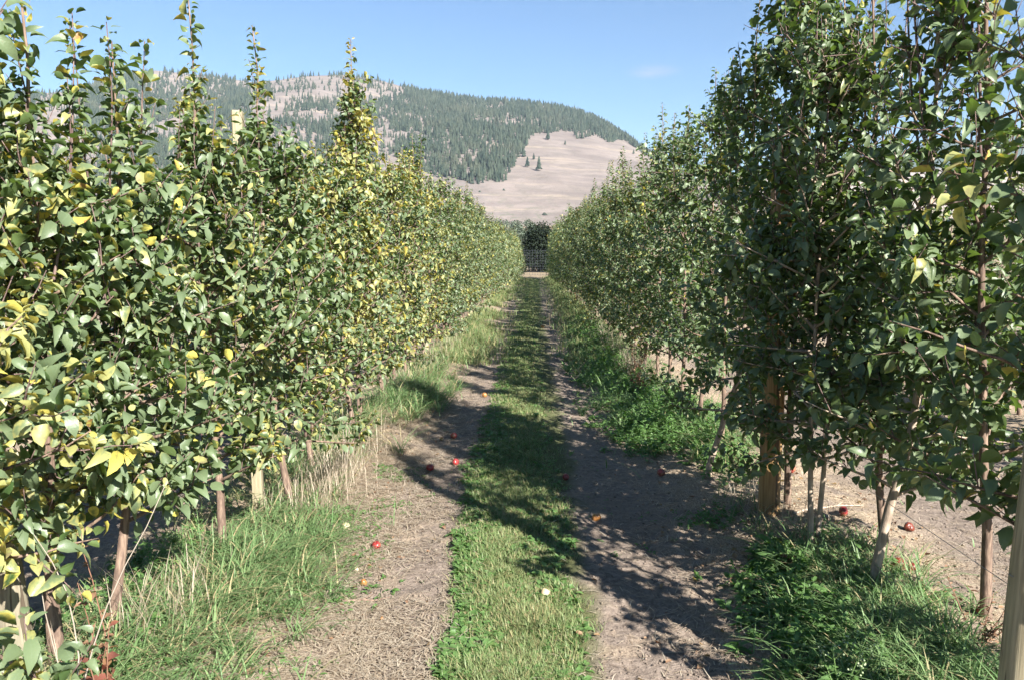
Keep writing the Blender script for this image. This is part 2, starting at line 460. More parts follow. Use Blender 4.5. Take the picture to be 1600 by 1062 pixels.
# ---- conifers
def conifer_mesh(pos, h, r, tiers, sides):
    """merged ragged conifers: pos (n,3)"""
    n = len(pos); V = []; T = []; A = []; off = 0
    rnd = rng.random(n)
    for k in range(tiers):
        z0 = .10 + .90 * k / tiers * .92; z1 = min(1.0, z0 + 1.35 / tiers + .12)
        rr = r * (1 - k / tiers) ** .8 + .02
        an = (np.arange(sides) * 2 * math.pi / sides)[None] + U(0, 6.28, (n, 1))
        rad = rr[:, None] * U(.6, 1.2, (n, sides))
        ring = np.stack([np.cos(an) * rad, np.sin(an) * rad, np.broadcast_to((z0 * h)[:, None], (n, sides)) + U(-.05, .05, (n, sides)) * h[:, None]], -1) + pos[:, None]
        apex = pos + np.stack([U(-.03, .03, n) * h, U(-.03, .03, n) * h, z1 * h], -1)
        vv = np.concatenate([ring, apex[:, None]], 1).reshape(-1, 3)
        bb = (np.arange(n) * (sides + 1))[:, None, None] + off
        jj = np.arange(sides)
        tri = np.stack([jj, (jj + 1) % sides, np.full(sides, sides)], -1)[None]
        V.append(vv); T.append((bb + tri).reshape(-1, 3)); off += len(vv)
        A.append(np.repeat(np.stack([np.zeros(n), rnd, np.full(n, k / tiers)], -1), sides + 1, 0))
    return np.concatenate(V), np.concatenate(T), np.concatenate(A)
m, t, out = mat('conifer_needles'); g = G(t); d = g.data()
c = g.mix(d[1], (.022, .036, .026), (.064, .078, .052)); c = g.mix(g.ss(g.noise(g.obj(), .015, 3), .5, .7, 0, .5), c, (.085, .085, .055))
t.links.new(g.bsdf(c, .9, None, .1), out.inputs[0]); M_CONIF = m

def to_px(x, y, z):
    v = np.stack([x, y, z - 1.65], -1) @ np.array(CM)      # world -> camera
    return 800 + F * v[..., 0] / -v[..., 2], 531 - F * v[..., 1] / -v[..., 2]
n = 170000
x = U(-2700, 700, n); y = U(860, 2000, n); z = hz(x, y)
px, py = to_px(x, y, z)
lower = np.interp(px, [-900, 500, 560, 590, 612, 640, 700, 740, 752, 790, 800, 822, 835, 855, 880, 905, 925, 950, 965, 1000, 1020],
                      [330, 330, 300, 262, 240, 262, 282, 288, 290, 280, 262, 232, 214, 208, 204, 216, 210, 224, 216, 236, 246])
dens = np.where(py < lower + 8 * fbm(px * .05, py * .05, 5, 2), .85, 0.0)
nn = fbm(px * .012, py * .03, 61, 3)
dens = np.maximum(dens, .0) * (.45 + .55 * sstep(-.45, .0, fbm(px * .03, py * .07, 66, 3)))
dens = dens * np.where(px < 640, (.06 + .94 * sstep(-.33, .14, nn + .05)), 1)
for cx, cy_, rx, ry, kk in ((500, 182, 75, 11, .75), (600, 222, 22, 42, .85), (290, 200, 60, 30, .6), (665, 205, 24, 22, .35), (460, 225, 45, 30, .55), (770, 168, 26, 7, .7), (800, 192, 60, 8, .55), (740, 192, 26, 9, .5), (870, 190, 40, 7, .5), (640, 215, 30, 10, .6), (540, 250, 40, 25, .5), (890, 212, 22, 6, .8)):
    q = ((px - cx) / rx) ** 2 + ((py - cy_) / ry) ** 2
    dens = dens * (1 - kk * np.clip(1.4 - q, 0, 1) * (.6 + .8 * rng.random(n)))
keep = rng.random(n) < dens
x, y, z = x[keep], y[keep], z[keep]
h = U(6, 16, len(x)) * (.7 + .5 * rng.random(len(x))); V, T, A = conifer_mesh(np.stack([x, y, z - .8], -1), h, h * U(.15, .24, len(x)), 3, 5)
tag(mesh_obj('forest', V, [T], M_CONIF, attr=A, smooth=False), 'dark conifer forest covering the mountain', 'forest', kind='stuff')

def on_hill(px, py):
    dx, dz = ray(px, py)
    ys = np.arange(760, 1900, 4.0); f = hz(dx * ys, ys) - (1.65 + dz * ys)
    k = np.argmax(f > 0) if (f > 0).any() else len(ys) - 1
    return np.array([dx * ys[k], ys[k], float(hz(dx * ys[k], ys[k]))])
pines = [(842, 268, 19, 'tallest lone pine standing on the bare tan slope'), (818, 246, 17, 'dark lone pine on the upper left edge of the bare slope'),
         (824, 262, 14, 'small pine just below the dark lone pine on the bare slope'), (834, 250, 9, 'tiny pine between two larger ones high on the bare slope'),
         (796, 271, 10, 'small pine where the bare slope meets the forest, lowest of its cluster'), (799, 250, 13, 'pine at the forest edge above the lowest slope pine'),
         (856, 219, 16, 'pine at the top of the bare slope under the forest edge'), (883, 227, 8, 'very small pine alone near the top of the bare slope'),
         (990, 241, 8, 'small pine near the foot of the falling skyline'), (1012, 244, 12, 'pine standing last on the falling skyline of the mountain'),
         (757, 278, 16, 'pine at the lower left foot of the forest beside the bare slope')]
for (px_, py_, hh, lab) in pines:
    p = on_hill(px_, py_)
    r_ = empty('pine_tree', p, lab, 'tree', 'lone pines on the bare slope')
    V, T, A = conifer_mesh(np.zeros((1, 3)), np.array([hh]), np.array([hh * .26]), 6, 8)
    mesh_obj('crown', V, [T], M_CONIF, r_, A, False)
    tb = Tubes(); tb.add([(0, 0, -.5), (0, 0, hh * .5)], [.35, .2], 6); tb.build('trunk', M_BARK, r_)

n = 900; x = U(-900, 700, n); y = U(760, 1500, n); z = hz(x, y); px, py = to_px(x, y, z); ok = (rng.random(n) < np.where(z < 60, .5, .06)) & (vnoise(x * .02, y * .01, 3) > .42) & (px > 560)
x, y, z = x[ok], y[ok], z[ok]; h = U(1.2, 3.6, len(x)); V, T, A = conifer_mesh(np.stack([x, y, z - .6], -1), h, h * U(.6, 1.2, len(x)), 2, 6)
tag(mesh_obj('sagebrush', V, [T], M_CONIF, attr=A, smooth=False), 'low dark scrub dotted over the foot of the bare slope', 'scrub', kind='stuff')

# ------------------------------------------------------------------ broadleaf trees beyond the fence
def blob_tree(name, loc, H, W_, mleaf, nleaf, leaf, label, trunk_h=.3, seed=0, lobes=14, group=None):
    r_ = empty(name, loc, label, 'tree', group)
    tb = Tubes(); th = H * trunk_h
    tb.add([(0, 0, -.2), (.05, 0, th * .5), (0, .05, th), (.1, 0, H * .7)], [W_ * .04, W_ * .035, W_ * .03, .03], 7)
    L = []
    for k in range(lobes):
        a_ = U(0, 6.28); rr = W_ * .5 * math.sqrt(U(0, 1)) * .72; zz = th + (H - th) * U(.1, .86)
        rr *= math.sqrt(max(.08, 1 - ((zz - th) / (H - th)) ** 2.2)); c_ = np.array([math.cos(a_) * rr, math.sin(a_) * rr, zz]); L.append((c_, W_ * U(.14, .24)))
        tb.add([(0, 0, th * U(.6, 1)), c_ * np.array([.5, .5, .8]), c_], [W_ * .018, W_ * .012, .01], 5)
    tb.build('trunk', M_BARK, r_)
    idx = rng.integers(0, lobes, nleaf); cc = np.array([l[0] for l in L])[idx]; rr = np.array([l[1] for l in L])[idx]
    dv = norm(rng.normal(size=(nleaf, 3))); P = cc + dv * (rr * U(.55, 1.12, nleaf))[:, None]
    D = norm(dv + rng.normal(size=(nleaf, 3)) * .6 - np.array([0, 0, .3])); N = norm(dv * .5 + np.array([0, 0, 1.]) + rng.normal(size=(nleaf, 3)) * .4)
    L_ = U(.7, 1.3, nleaf) * leaf
    V, Q, T, A = leaf_arrays(P, D, N, L_, L_ * .7, .2, U(0, .35, nleaf), 0)
    mesh_obj('crown', V, [T], mleaf, r_, A)
    return r_
def gxy(px, Y): return ray(px, 400)[0] * Y
def at(px, Y): x_ = gxy(px, Y); return (x_, Y, float(gh(x_, Y)))
blob_tree('broadleaf_tree', at(849, 82), 4.45, 5.5, M_BUSH, 24000, .20, 'dark round leafy tree standing behind the mesh fence', .06, lobes=60)
for px_, Y_, H_, W_, lab in ((808, 190, 9.3, 7, 'hazy grey-green tree left of the dark round tree'), (786, 205, 9.5, 8, 'hazy grey-green tree farthest left beyond the fence'),
                             (829, 200, 9.8, 6, 'pointed yellowish tree touching the dark round tree'), (882, 210, 8.5, 7, 'hazy tree just right of the dark round tree'),
                             (760, 220, 9, 9, 'hazy tree mostly hidden behind the end of the left row'), (915, 215, 9, 9, 'hazy tree mostly hidden behind the right row')):
    blob_tree('broadleaf_tree', at(px_, Y_), H_, W_, M_SAGE, 3500, .42, lab, .12, group='hazy trees beyond the fence')

# ------------------------------------------------------------------ mesh fence closing the alley
FY = 67.0
fr = empty('mesh_fence', (0, FY, float(gh(0., FY))), 'dark wire mesh fence closing the far end of the grassy alley', 'fence')
tb = Tubes(); HF = 2.15
for k in np.arange(-7, 7.01, .22): tb.add([(k, 0, .05), (k, 0, HF)], .007, 4)
for k in np.arange(.1, HF + .01, .22): tb.add([(-7, .012, k), (7, .012, k)], .007, 4)
tb.build('wire_mesh', M_FENCE, fr)
for k in (-6, -3, 1.7, 4.2, 6.6):
    tb = Tubes(); tb.add([(k, .08, -.3), (k, .08, HF + .15)], .06, 8); tb.build('post', M_POST_GREY, fr)

# ------------------------------------------------------------------ apple trees
def curve(p0, d0, L, k, bend, jit):
    """polyline that starts along d0 and bends"""
    pts = [np.array(p0, float)]; d = norm(np.array(d0, float))
    for _ in range(k):
        d = norm(d + np.array(bend) / k + rng.normal(size=3) * jit)
        pts.append(pts[-1] + d * L / k)
    return np.array(pts)

def poly_at(P, s):
    seg = np.linalg.norm(np.diff(P, axis=0), axis=1); c = np.concatenate([[0], np.cumsum(seg)])
    q = s * c[-1]; out = np.stack([np.interp(q, c, P[:, a]) for a in range(3)], -1)
    i = np.clip(np.searchsorted(c, q) - 1, 0, len(P) - 2); d = norm(P[i + 1] - P[i]); return out, d

def make_tree(H=3.1, crown0=.62, dens=1.0, detail=2, lean=(0, 0), yellow=.16, leaf=.072, spires=3, top=None, nbr=34, spread=.55, base_lean=(0, 0), r0=.026, spire_z=None, twigs=True, cone=None, thin=0.):
    """returns (trunk tubes, twig tubes, leaf arrays). H: height of the leader; top: height of the dense crown"""
    top = top or H * .82
    tk = Tubes(); tw = Tubes()
    zs = np.linspace(-.08, 1, 12)
    ld = np.stack([lean[0] * zs + base_lean[0] * (np.clip(zs, 0, 1) - .25).clip(-.25, 0) * 4 + rng.normal(size=12) * .008, lean[1] * zs + base_lean[1] * (np.clip(zs, 0, 1) - .25).clip(-.25, 0) * 4 + rng.normal(size=12) * .008, zs * H], -1)
    tk.add(ld, r0 * (1 - .88 * np.clip(zs, 0, 1) ** .7), 8)
    shoots = []                                    # (polyline, spacing, leaf scale, start)
    shoots.append((ld[6:], .0125, .9, 0.0))
    for q_ in range(7):
        q, dq = poly_at(ld, np.array([U(top / H * .9, .93)])); az = U(0, 6.28); Q = curve(q[0], norm(np.array([math.cos(az), math.sin(az), 1.2])), U(.06, .17), 3, (0, 0, .4), .08)
        tw.add(Q, np.linspace(.003, .0014, 4), 4); shoots.append((Q, .015, .9, .1))
    for b_ in range(nbr):
        z = crown0 + (top - crown0) * ((b_ + U(0, 1)) / nbr)
        p, _ = poly_at(ld, np.array([(z / H + .08) / 1.08])); p = p[0]
        az = b_ * 2.4 + U(-.5, .5); f = (z - crown0) / (top - crown0)
        L = spread * ((1.08 - .72 * f) if cone is None else (1.0 - .82 * f)) * U(.6, 1.15) + .08
        el = R(U(-5, 35) + 20 * f)
        d = np.array([math.cos(az) * math.cos(el), math.sin(az) * math.cos(el), math.sin(el)])
        P = curve(p, d, L, 6, (0, 0, U(-.25, .5)), .09)
        tk.add(P, np.linspace(.0068 + .003 * (1 - f), .0022, 7), 5)
        shoots.append((P, .021, 1.0, .12))
        for s_ in range(int(rng.integers(4, 7))):
            q, dq = poly_at(P, np.array([U(.2, .98)])); up = U(.1, .95)
            dd = norm(dq[0] * .7 + rng.normal(size=3) * .6 + np.array([0, 0, up]))
            Q = curve(q[0], dd, U(.09, .30), 3, (0, 0, .3), .1)
            shoots.append((Q, .0165, 1.0, .1)); tw.add(Q, np.linspace(.0032, .0014, 4), 4)
    for s_ in range(spires):
        z = U(top * .62, top * .95); p, _ = poly_at(ld, np.array([(z / H + .08) / 1.08])); az = U(0, 6.28)
        Lz = (H * U(.86, 1.0) - z) if spire_z is None else max(.25, spire_z - z)
        off = np.array([math.cos(az), math.sin(az), 0]) * U(.08, .28)
        P = curve(p[0] + off * .2, norm(off * 1.0 + np.array([0, 0, .9])), Lz * 1.05, 8, (-off[0] * .8, -off[1] * .8, .9), .05)
        tw.add(P, np.linspace(.0065, .002, 9), 5); shoots.append((P, .0145, .95, .03))
        for q_ in range(int(rng.integers(1, 4))):
            q, dq = poly_at(P, np.array([U(.15, .6)])); Q = curve(q[0], norm(dq[0] + rng.normal(size=3) * .45), U(.08, .22), 3, (0, 0, .4), .08)
            tw.add(Q, np.linspace(.003, .0014, 4), 4); shoots.append((Q, .015, .9, .1))
    Pp, Dd, Nn, LL = [], [], [], []
    for (P, sp, sc, st) in shoots:
        Ln = np.linalg.norm(np.diff(P, axis=0), axis=1).sum(); k = max(3, int(Ln * (1 - st) / (sp / dens)))
        s = np.linspace(st, 1.0, k); q, d = poly_at(P, s)
        ph = np.arange(k) * 2.4 + U(0, 6.28) + rng.normal(size=k) * .35
        ref = norm(np.cross(d, np.array([.3, .2, 1.])) + 1e-4); ref2 = np.cross(d, ref)
        outw = ref * np.cos(ph)[:, None] + ref2 * np.sin(ph)[:, None]
        D = norm(outw + d * U(.15, .8, k)[:, None] + rng.normal(size=(k, 3)) * .25 + np.array([0, 0, -.12]))
        N = norm(np.array([0, 0, 1.]) + d * .35 + rng.normal(size=(k, 3)) * .62)
        Ls = leaf * sc * U(.5, 1.25, k) * (1 - .35 * (s > .93))
        Pp.append(q + outw * .006 + D * (Ls * .22)[:, None]); Dd.append(D); Nn.append(N); LL.append(Ls)
        if detail == 2 and twigs:                     # petioles on the nearest trees
            pass
    Pp = np.concatenate(Pp); Dd = np.concatenate(Dd); Nn = np.concatenate(Nn); LL = np.concatenate(LL)
    kp = rng.random(len(Pp)) > thin * sstep(1.55, 2.25, Pp[:, 2]); Pp, Dd, Nn, LL = Pp[kp], Dd[kp], Nn[kp], LL[kp]
    k = len(Pp)
    cl = .6 * vnoise(Pp[:, 0] * 4 + H * 31, Pp[:, 2] * 4 + Pp[:, 1] * 4, 9) + .4 * vnoise(Pp[:, 0] * 11 + H * 31, Pp[:, 2] * 11 + Pp[:, 1] * 11, 19)
    yel = np.clip(.10 * (sstep(.9, 2.2, Pp[:, 2]) - .5) + rng.normal(.06 + .16 * yellow, .13, k) + yellow * 2.5 * (cl - .42) + (rng.random(k) < yellow * .22) * U(.4, .9, k), 0, 1.2)
    A = leaf_arrays(Pp, Dd, Nn, LL, LL * U(.54, .80, k), U(-.25, .95, k), yel, detail, U(.0, .85, (k, 1)))
    return tk, tw, A

def tree_object(loc, label, group, **kw):
    r_ = empty('apple_tree', loc, label, 'tree', group); pale = kw.pop('bark', 0)
    tk, tw, (V, Q, T, A) = make_tree(**kw)
    tk.build('trunk', M_PALEBARK if pale else M_BARK, r_)
    tv, tq, tt = tw.arrays(); n0 = len(V)
    allv = np.concatenate([V, tv]); at_ = np.concatenate([A, np.zeros((len(tv), 3))])
    mi = np.concatenate([np.zeros(len(Q)), np.ones(len(tq)), np.zeros(len(T)), np.ones(len(tt))])
    mesh_obj('crown', allv, [Q, tq + n0, T, tt + n0], [M_LEAF, M_TWIG], r_, at_, midx=mi)
    return r_
def gl(x_, y_, dz=0.): return (x_, y_, float(gh(x_, y_)) + dz)

GL, GR = 'apple trees in the left orchard row', 'apple trees in the right orchard row'
# left row, nearest first: x, y, label, keywords
heroL = [
 (-1.98, 2.42, 'apple tree cut by the left picture edge, nearer than the leaning grey post', dict(H=2.85, top=2.35, crown0=.42, nbr=42, yellow=0.77, spires=8, leaf=0.0626, spread=.6, dens=1.26)),
 (-1.88, 2.99, 'nearest whole apple tree of the left row, thick forked trunk and low branches', dict(dens=1.2, H=2.55, top=1.85, crown0=.45, nbr=32, yellow=0.60, spires=5, leaf=0.0609, r0=.034, lean=(.0, .0), base_lean=(-.05, .1), spread=.5)),
 (-1.69, 3.21, 'slim apple tree with a curved bare stem rising from long green grass', dict(dens=1.2, H=2.5, top=1.75, crown0=.45, nbr=34, yellow=0.46, spires=3, leaf=0.0609, base_lean=(.09, 0), spread=.48, lean=(-.12, .3))),
 (-1.73, 4.23, 'apple tree with the tallest bare-tipped shoot against the sky before the wooden post', dict(dens=1.2, H=3.0, top=2.05, crown0=.36, nbr=44, yellow=0.43, spires=3, leaf=0.0574, lean=(-.14, .2), spire_z=2.35)),
 (-1.67, 4.97, 'apple tree beside the square wooden post, its leafy tip reaching above the post top', dict(dens=1.2, spread=.55, H=3.05, top=2.2, nbr=46, crown0=.45, yellow=0.46, spires=2, leaf=0.0557, base_lean=(-.12, 0), lean=(-.08, .15), spire_z=2.5)),
 (-1.74, 5.8, 'apple tree just behind the wooden post with a low rounded top', dict(dens=1.2, H=2.35, top=2.05, crown0=.42, yellow=0.64, spires=3, leaf=0.0539, base_lean=(-.09, 0))),
 (-1.77, 6.53, 'apple tree with the front one of two crossing stems above the dry straw tuft', dict(dens=1.2, H=2.45, top=2.1, crown0=.42, yellow=0.70, spires=3, leaf=0.0539, base_lean=(.12, 0))),
 (-1.72, 7.05, 'apple tree with the rear one of two crossing stems above the dry straw tuft', dict(dens=1.2, H=2.6, top=2.2, crown0=.42, yellow=0.70, spires=3, leaf=0.0539, base_lean=(-.1, 0))),
 (-1.70, 7.60, 'apple tree with a tall yellow-leaved spire that tops the mountain skyline', dict(dens=1.2, H=3.6, top=3.0, crown0=.42, yellow=0.95, spires=3, leaf=0.0557, nbr=46, spire_z=2.9, spread=.55, cone=.62)),
 (-1.82, 8.77, 'apple tree whose bare stem leans above the large green grass tuft', dict(dens=1.2, H=2.7, top=2.35, crown0=.42, yellow=0.64, spires=3, leaf=0.0557, base_lean=(-.15, 0))),
 (-1.73, 9.7, 'apple tree standing low in the dip between two high points of the left row', dict(dens=1.2, H=2.75, top=2.4, crown0=.42, yellow=0.70, spires=4, leaf=0.0557)),
 (-1.73, 10.6, 'narrow-tipped apple tree just before the second high point of the left row', dict(dens=1.2, H=3.0, top=2.55, crown0=.42, yellow=0.70, spires=4, leaf=0.0557)),
 (-1.73, 11.5, 'apple tree forming the second high yellowish point of the left row', dict(dens=1.2, H=3.3, top=2.75, crown0=.42, yellow=0.89, spires=5, leaf=0.0574)),
]
for x_, y_, lab, kw in heroL:
    kw.setdefault('detail', 2 if y_ < 8 else 1)
    tree_object(gl(x_, y_), lab, GL, **kw)
heroR = [
 (1.80, 2.50, 'large-leaved apple tree cut by the right picture edge behind the smooth post', dict(thin=.68, cone=1, H=3.6, top=3.1, crown0=.48, yellow=.30, spires=5, leaf=0.0644, spread=.72, dens=1.14, nbr=40)),
 (1.99, 3.5, 'apple tree with a straight brown stem just left of the smooth near post', dict(thin=.68, cone=1, H=3.5, top=2.6, crown0=.42, yellow=.22, spires=4, leaf=0.0644, base_lean=(-.05, 0), spread=.62, dens=1.14, lean=(-.25, -.2))),
 (1.84, 3.77, 'apple tree with an orange-brown stem leaning right above the tall grass', dict(bark=1, thin=.68, cone=1, H=3.4, top=2.6, crown0=.42, yellow=.16, spires=4, leaf=0.0609, base_lean=(.22, 0), dens=1.14, lean=(-.2, -.3), spread=.55)),
 (1.89, 4.28, 'apple tree with a dark low hanging leaf cluster beside a rotten apple', dict(thin=.68, cone=1, spread=.5, H=3.3, top=2.6, crown0=.36, yellow=.14, spires=3, leaf=0.0592, dens=1.20, lean=(-.2, 0))),
 (1.63, 4.42, 'slender apple tree, right one of the pair of thin pale stems', dict(thin=.5, spread=.62, H=3.3, top=2.6, nbr=44, crown0=.48, yellow=.14, spires=2, leaf=0.0557, r0=.017, dens=1.20, base_lean=(.04, 0), bark=1)),
 (1.51, 4.34, 'thin apple tree, left one of the pair of pale stems right of the orange post', dict(thin=.5, spread=.62, H=3.2, top=2.6, nbr=44, crown0=.48, yellow=.14, spires=2, leaf=0.0557, r0=.019, dens=1.20, bark=1)),
 (1.64, 5.10, 'tall dense apple tree close behind the orange-brown round post', dict(lean=(-.08, -.3), cone=1, H=3.9, top=3.5, crown0=.55, yellow=.16, spires=5, leaf=0.0557, nbr=56, dens=1.32, spread=.46)),
 (1.49, 5.82, 'apple tree with a pale stem leaning strongly, just left of the orange post', dict(dens=1.2, lean=(-.05, -.45), thin=.25, cone=1, spread=.5, H=3.3, top=2.75, crown0=.42, yellow=.16, spires=3, leaf=0.0557, base_lean=(.2, 0), bark=1)),
 (1.60, 6.75, 'apple tree between the leaning pale stem and the big weed patch', dict(dens=1.2, thin=.25, cone=1, spread=.5, H=3.2, top=2.75, crown0=.36, yellow=.16, spires=3, leaf=0.0557)),
 (1.68, 7.70, 'apple tree with a bare orange stem rising out of the big green weed patch', dict(dens=1.2, thin=.25, cone=1, spread=.5, H=3.3, top=2.8, crown0=.5, yellow=.2, spires=3, leaf=0.0557, base_lean=(.06, 0))),
 (1.60, 8.6, 'apple tree over the brown dried dock weed', dict(dens=1.2, thin=.25, cone=1, spread=.5, H=3.15, top=2.7, crown0=.36, yellow=.22, spires=3, leaf=0.0557)),
 (1.60, 9.4, 'apple tree with open twiggy tips behind the brown dock weed', dict(dens=1.2, thin=.25, cone=1, spread=.5, H=3.2, top=2.75, crown0=.34, yellow=.28, spires=3, leaf=0.0557)),
 (1.58, 10.2, 'apple tree with the thin high shoot at the left shoulder of the right row', dict(dens=1.2, thin=.25, cone=1, spread=.5, H=3.45, top=2.7, crown0=.34, yellow=.3, spires=2, leaf=0.0557)),
]
for x_, y_, lab, kw in heroR:
    kw.setdefault('detail', 2 if y_ < 6 else 1); kw['yellow'] *= .8
    tree_object(gl(x_, y_), lab, GR, **kw)

# prototypes for the rest of the rows; each prototype is itself the first tree of its kind
def proto_set(n_, **kw):
    return [dict(kw, H=U(2.7, 3.5), top=U(2.15, 2.75), spires=int(rng.integers(3, 7)), base_lean=(U(-.1, .1), 0)) for _ in range(n_)]
def fill_row(x0, ys, variants, labelf, group, cache, hs=1.0):
    for k, y_ in enumerate(ys):
        v = int(rng.integers(0, len(variants))); x_ = x0 + U(-.05, .05) + (.013 if x0 < 0 else -.008) * max(0, y_ - 25); sc = U(.88, 1.12) * hs
        loc = gl(x_, y_, -.01); rz = U(0, 6.28)
        if v not in cache:
            r_ = tree_object(loc, labelf(y_), group, **variants[v]); r_.rotation_euler = (0, 0, rz); r_.scale = (1, 1, sc); cache[v] = r_
        else:
            copy_thing(cache[v], loc, rz, (1, 1, sc), labelf(y_), group)
midL = proto_set(8, detail=1, yellow=.44, leaf=.058, dens=1.12, crown0=.30, spread=.58)
midR = proto_set(8, detail=1, yellow=.38, leaf=.058, dens=1.12, crown0=.28, spread=.55)
farV = proto_set(4, detail=0, yellow=.42, leaf=.090, dens=.55, crown0=.28, spread=.6, twigs=False)
farVR = proto_set(4, detail=0, yellow=.38, leaf=.090, dens=.55, crown0=.28, spread=.58, twigs=False)
cL, cR, cF, cFR = {}, {}, {}, {}
yl = np.arange(12.2, 28, .9) + U(-.12, .12, len(np.arange(12.2, 28, .9)))
yr = np.arange(11.1, 28, .88) + U(-.12, .12, len(np.arange(11.1, 28, .88)))
fill_row(ROW_L, yl, midL, lambda y_: 'yellowish apple tree in the middle stretch of the left row, merged with its neighbours', GL, cL)
fill_row(ROW_R, yr, midR, lambda y_: 'green apple tree in the middle stretch of the right row, merged with its neighbours', GR, cR, 1.05)
yf = np.arange(28.2, 60, .95)
fill_row(ROW_L, yf, farV, lambda y_: 'small far apple tree in the last stretch of the left row before the mesh fence', GL, cF)
fill_row(ROW_R, yf, farVR, lambda y_: 'small far apple tree in the last stretch of the right row before the mesh fence', GR, cFR, 1.06)
# neighbouring rows seen through the gaps
fill_row(ROW_L - PER, np.arange(4.6, 26, .98), midL, lambda y_: 'apple tree of the next row, glimpsed through the left row', 'apple trees of the next row to the left', cL, .92)
fill_row(ROW_R + PER, np.arange(5.2, 26, 1.02), midR, lambda y_: 'apple tree of the next row, glimpsed through the right row', 'apple trees of the next row to the right', cR, .74)

# ------------------------------------------------------------------ posts
def post(x, y, H, r, m, label, lean=(0, 0), square=False, sides=20):
    o_ = empty('wooden_post', gl(x, y), label, 'post', 'trellis posts')
    tb = Tubes(); zs = np.concatenate([np.linspace(-.3, H - .015, 14), [H - .004]])
    if square: sides = 4
    rr = np.full(len(zs), r) * (1 + .015 * rng.normal(size=len(zs))); rr[-1] *= .93
    tb.add(np.stack([lean[0] * zs + rng.normal(size=len(zs)) * .0015, lean[1] * zs, zs], -1), rr, sides)
    p = tb.build('shaft', m, o_)
    if square:
        for f_ in p.data.polygons: f_.use_smooth = False
        bv = p.modifiers.new('bevel', 'BEVEL'); bv.width = .006; bv.segments = 2; p.rotation_euler = (0, 0, R(45))
    tb = Tubes()                                        # wire staples
    for z in (.62, 1.25, 1.9):
        if z < H: tb.add([(lean[0] * z - r - .004, -.012, z), (lean[0] * z - r - .010, 0, z + .004), (lean[0] * z - r - .004, .012, z)], .0018, 5)
    s = tb.build('staple', M_WIRE, o_)
    return o_
post(1.51, 2.42, 2.9, .062, M_POST, 'smooth greenish-tan round post at the right picture edge, tall grass at its foot', (.045, 0))
post(1.48, 4.95, 2.30, .066, M_POST_OR, 'thick orange-brown round post standing among the right row stems', (.008, 0))
post(-1.955, 2.86, 1.05, .055, M_POST_GREY, 'short cracked grey leaning post at the lower left picture edge', (-.085, .0))
post(-1.79, 5.02, 2.50, .046, M_POST, 'squared yellowish post rising above the left row with its top bare', (-.02, 0), True)
post(1.60, 30.8, 3.35, .075, M_POST_OR, 'far post whose top sticks out above the right row', (0, 0))
for y_ in (12.5, 21.5): post(-1.72, y_, 2.3, .055, M_POST, {12.5: 'round post hidden inside the middle stretch of the left row', 21.5: 'second round post hidden farther inside the left row'}[y_])

# low trellis wire of each row
for x_, H_, lab in ((1.60, .60, 'thin low trellis wire strung along the right row'), (-1.73, .62, 'thin low trellis wire strung along the left row')):
    tb = Tubes(); ys = np.concatenate([np.linspace(2.5, 12, 20), np.linspace(14, 60, 24)])
    tb.add(np.stack([np.full(len(ys), x_ - .08) + 0 * ys, ys, H_ + gh(np.full(len(ys), x_), ys) * 0 + .01 * np.sin(ys)], -1), .0016, 4)
    tag(tb.build('trellis_wire', M_WIRE), lab, 'wire')

# ------------------------------------------------------------------ grasses
def blades(P, H, W, az, lean, curl, dry, seg=2):
    n = len(P); d = np.stack([np.cos(az), np.sin(az), np.zeros(n)], -1); s = np.stack([-np.sin(az), np.cos(az), np.zeros(n)], -1)
    ts = [0, .5, 1] if seg == 2 else [0, .3, .65, 1]
    vs, at_ = [], []; rnd = rng.random(n)
    for t_ in ts:
        c = P + d * (H * (lean * t_ + curl * t_ * t_))[:, None] + np.array([0, 0, 1.]) * (H * t_ * (1 - .42 * np.clip(curl, 0, 1.3) * t_ ** 2))[:, None]
        A_ = np.stack([dry, rnd, np.full(n, t_)], -1)
        if t_ < 1:
            w_ = (W * .5 * (1 - .45 * t_ ** 2))[:, None]; vs += [c - s * w_, c + s * w_]; at_ += [A_, A_]
        else: vs.append(c); at_.append(A_)
    k = len(vs); V = np.stack(vs, 1).reshape(-1, 3); A = np.stack(at_, 1).reshape(-1, 3); b_ = (np.arange(n) * k)[:, None, None]
    Q = (b_ + np.array([[2 * r, 2 * r + 1, 2 * r + 3, 2 * r + 2] for r in range(len(ts) - 2)])[None]).reshape(-1, 4)
    T = (b_ + np.array([[k - 3, k - 2, k - 1]])[None]).reshape(-1, 3)
    return V, Q, T, A
def join(parts):
    Vs, Qs, Ts, As, off = [], [], [], [], 0
    for V, Q, T, A in parts:
        Vs.append(V); Qs.append(Q + off); Ts.append(T + off); As.append(A); off += len(V)
    return np.concatenate(Vs), np.concatenate(Qs), np.concatenate(Ts), np.concatenate(As)
def ys_by_distance(n, y0, y1):                         # thins out with distance, like what can be seen
    u = rng.random(n); p = -.9
    return (y0 ** p + u * (y1 ** p - y0 ** p)) ** (1 / p)
def put_stuff(name, parts, m, label, cat):
    V, Q, T, A = join(parts); return tag(mesh_obj(name, V, [Q, T], m, attr=A), label, cat, kind='stuff')

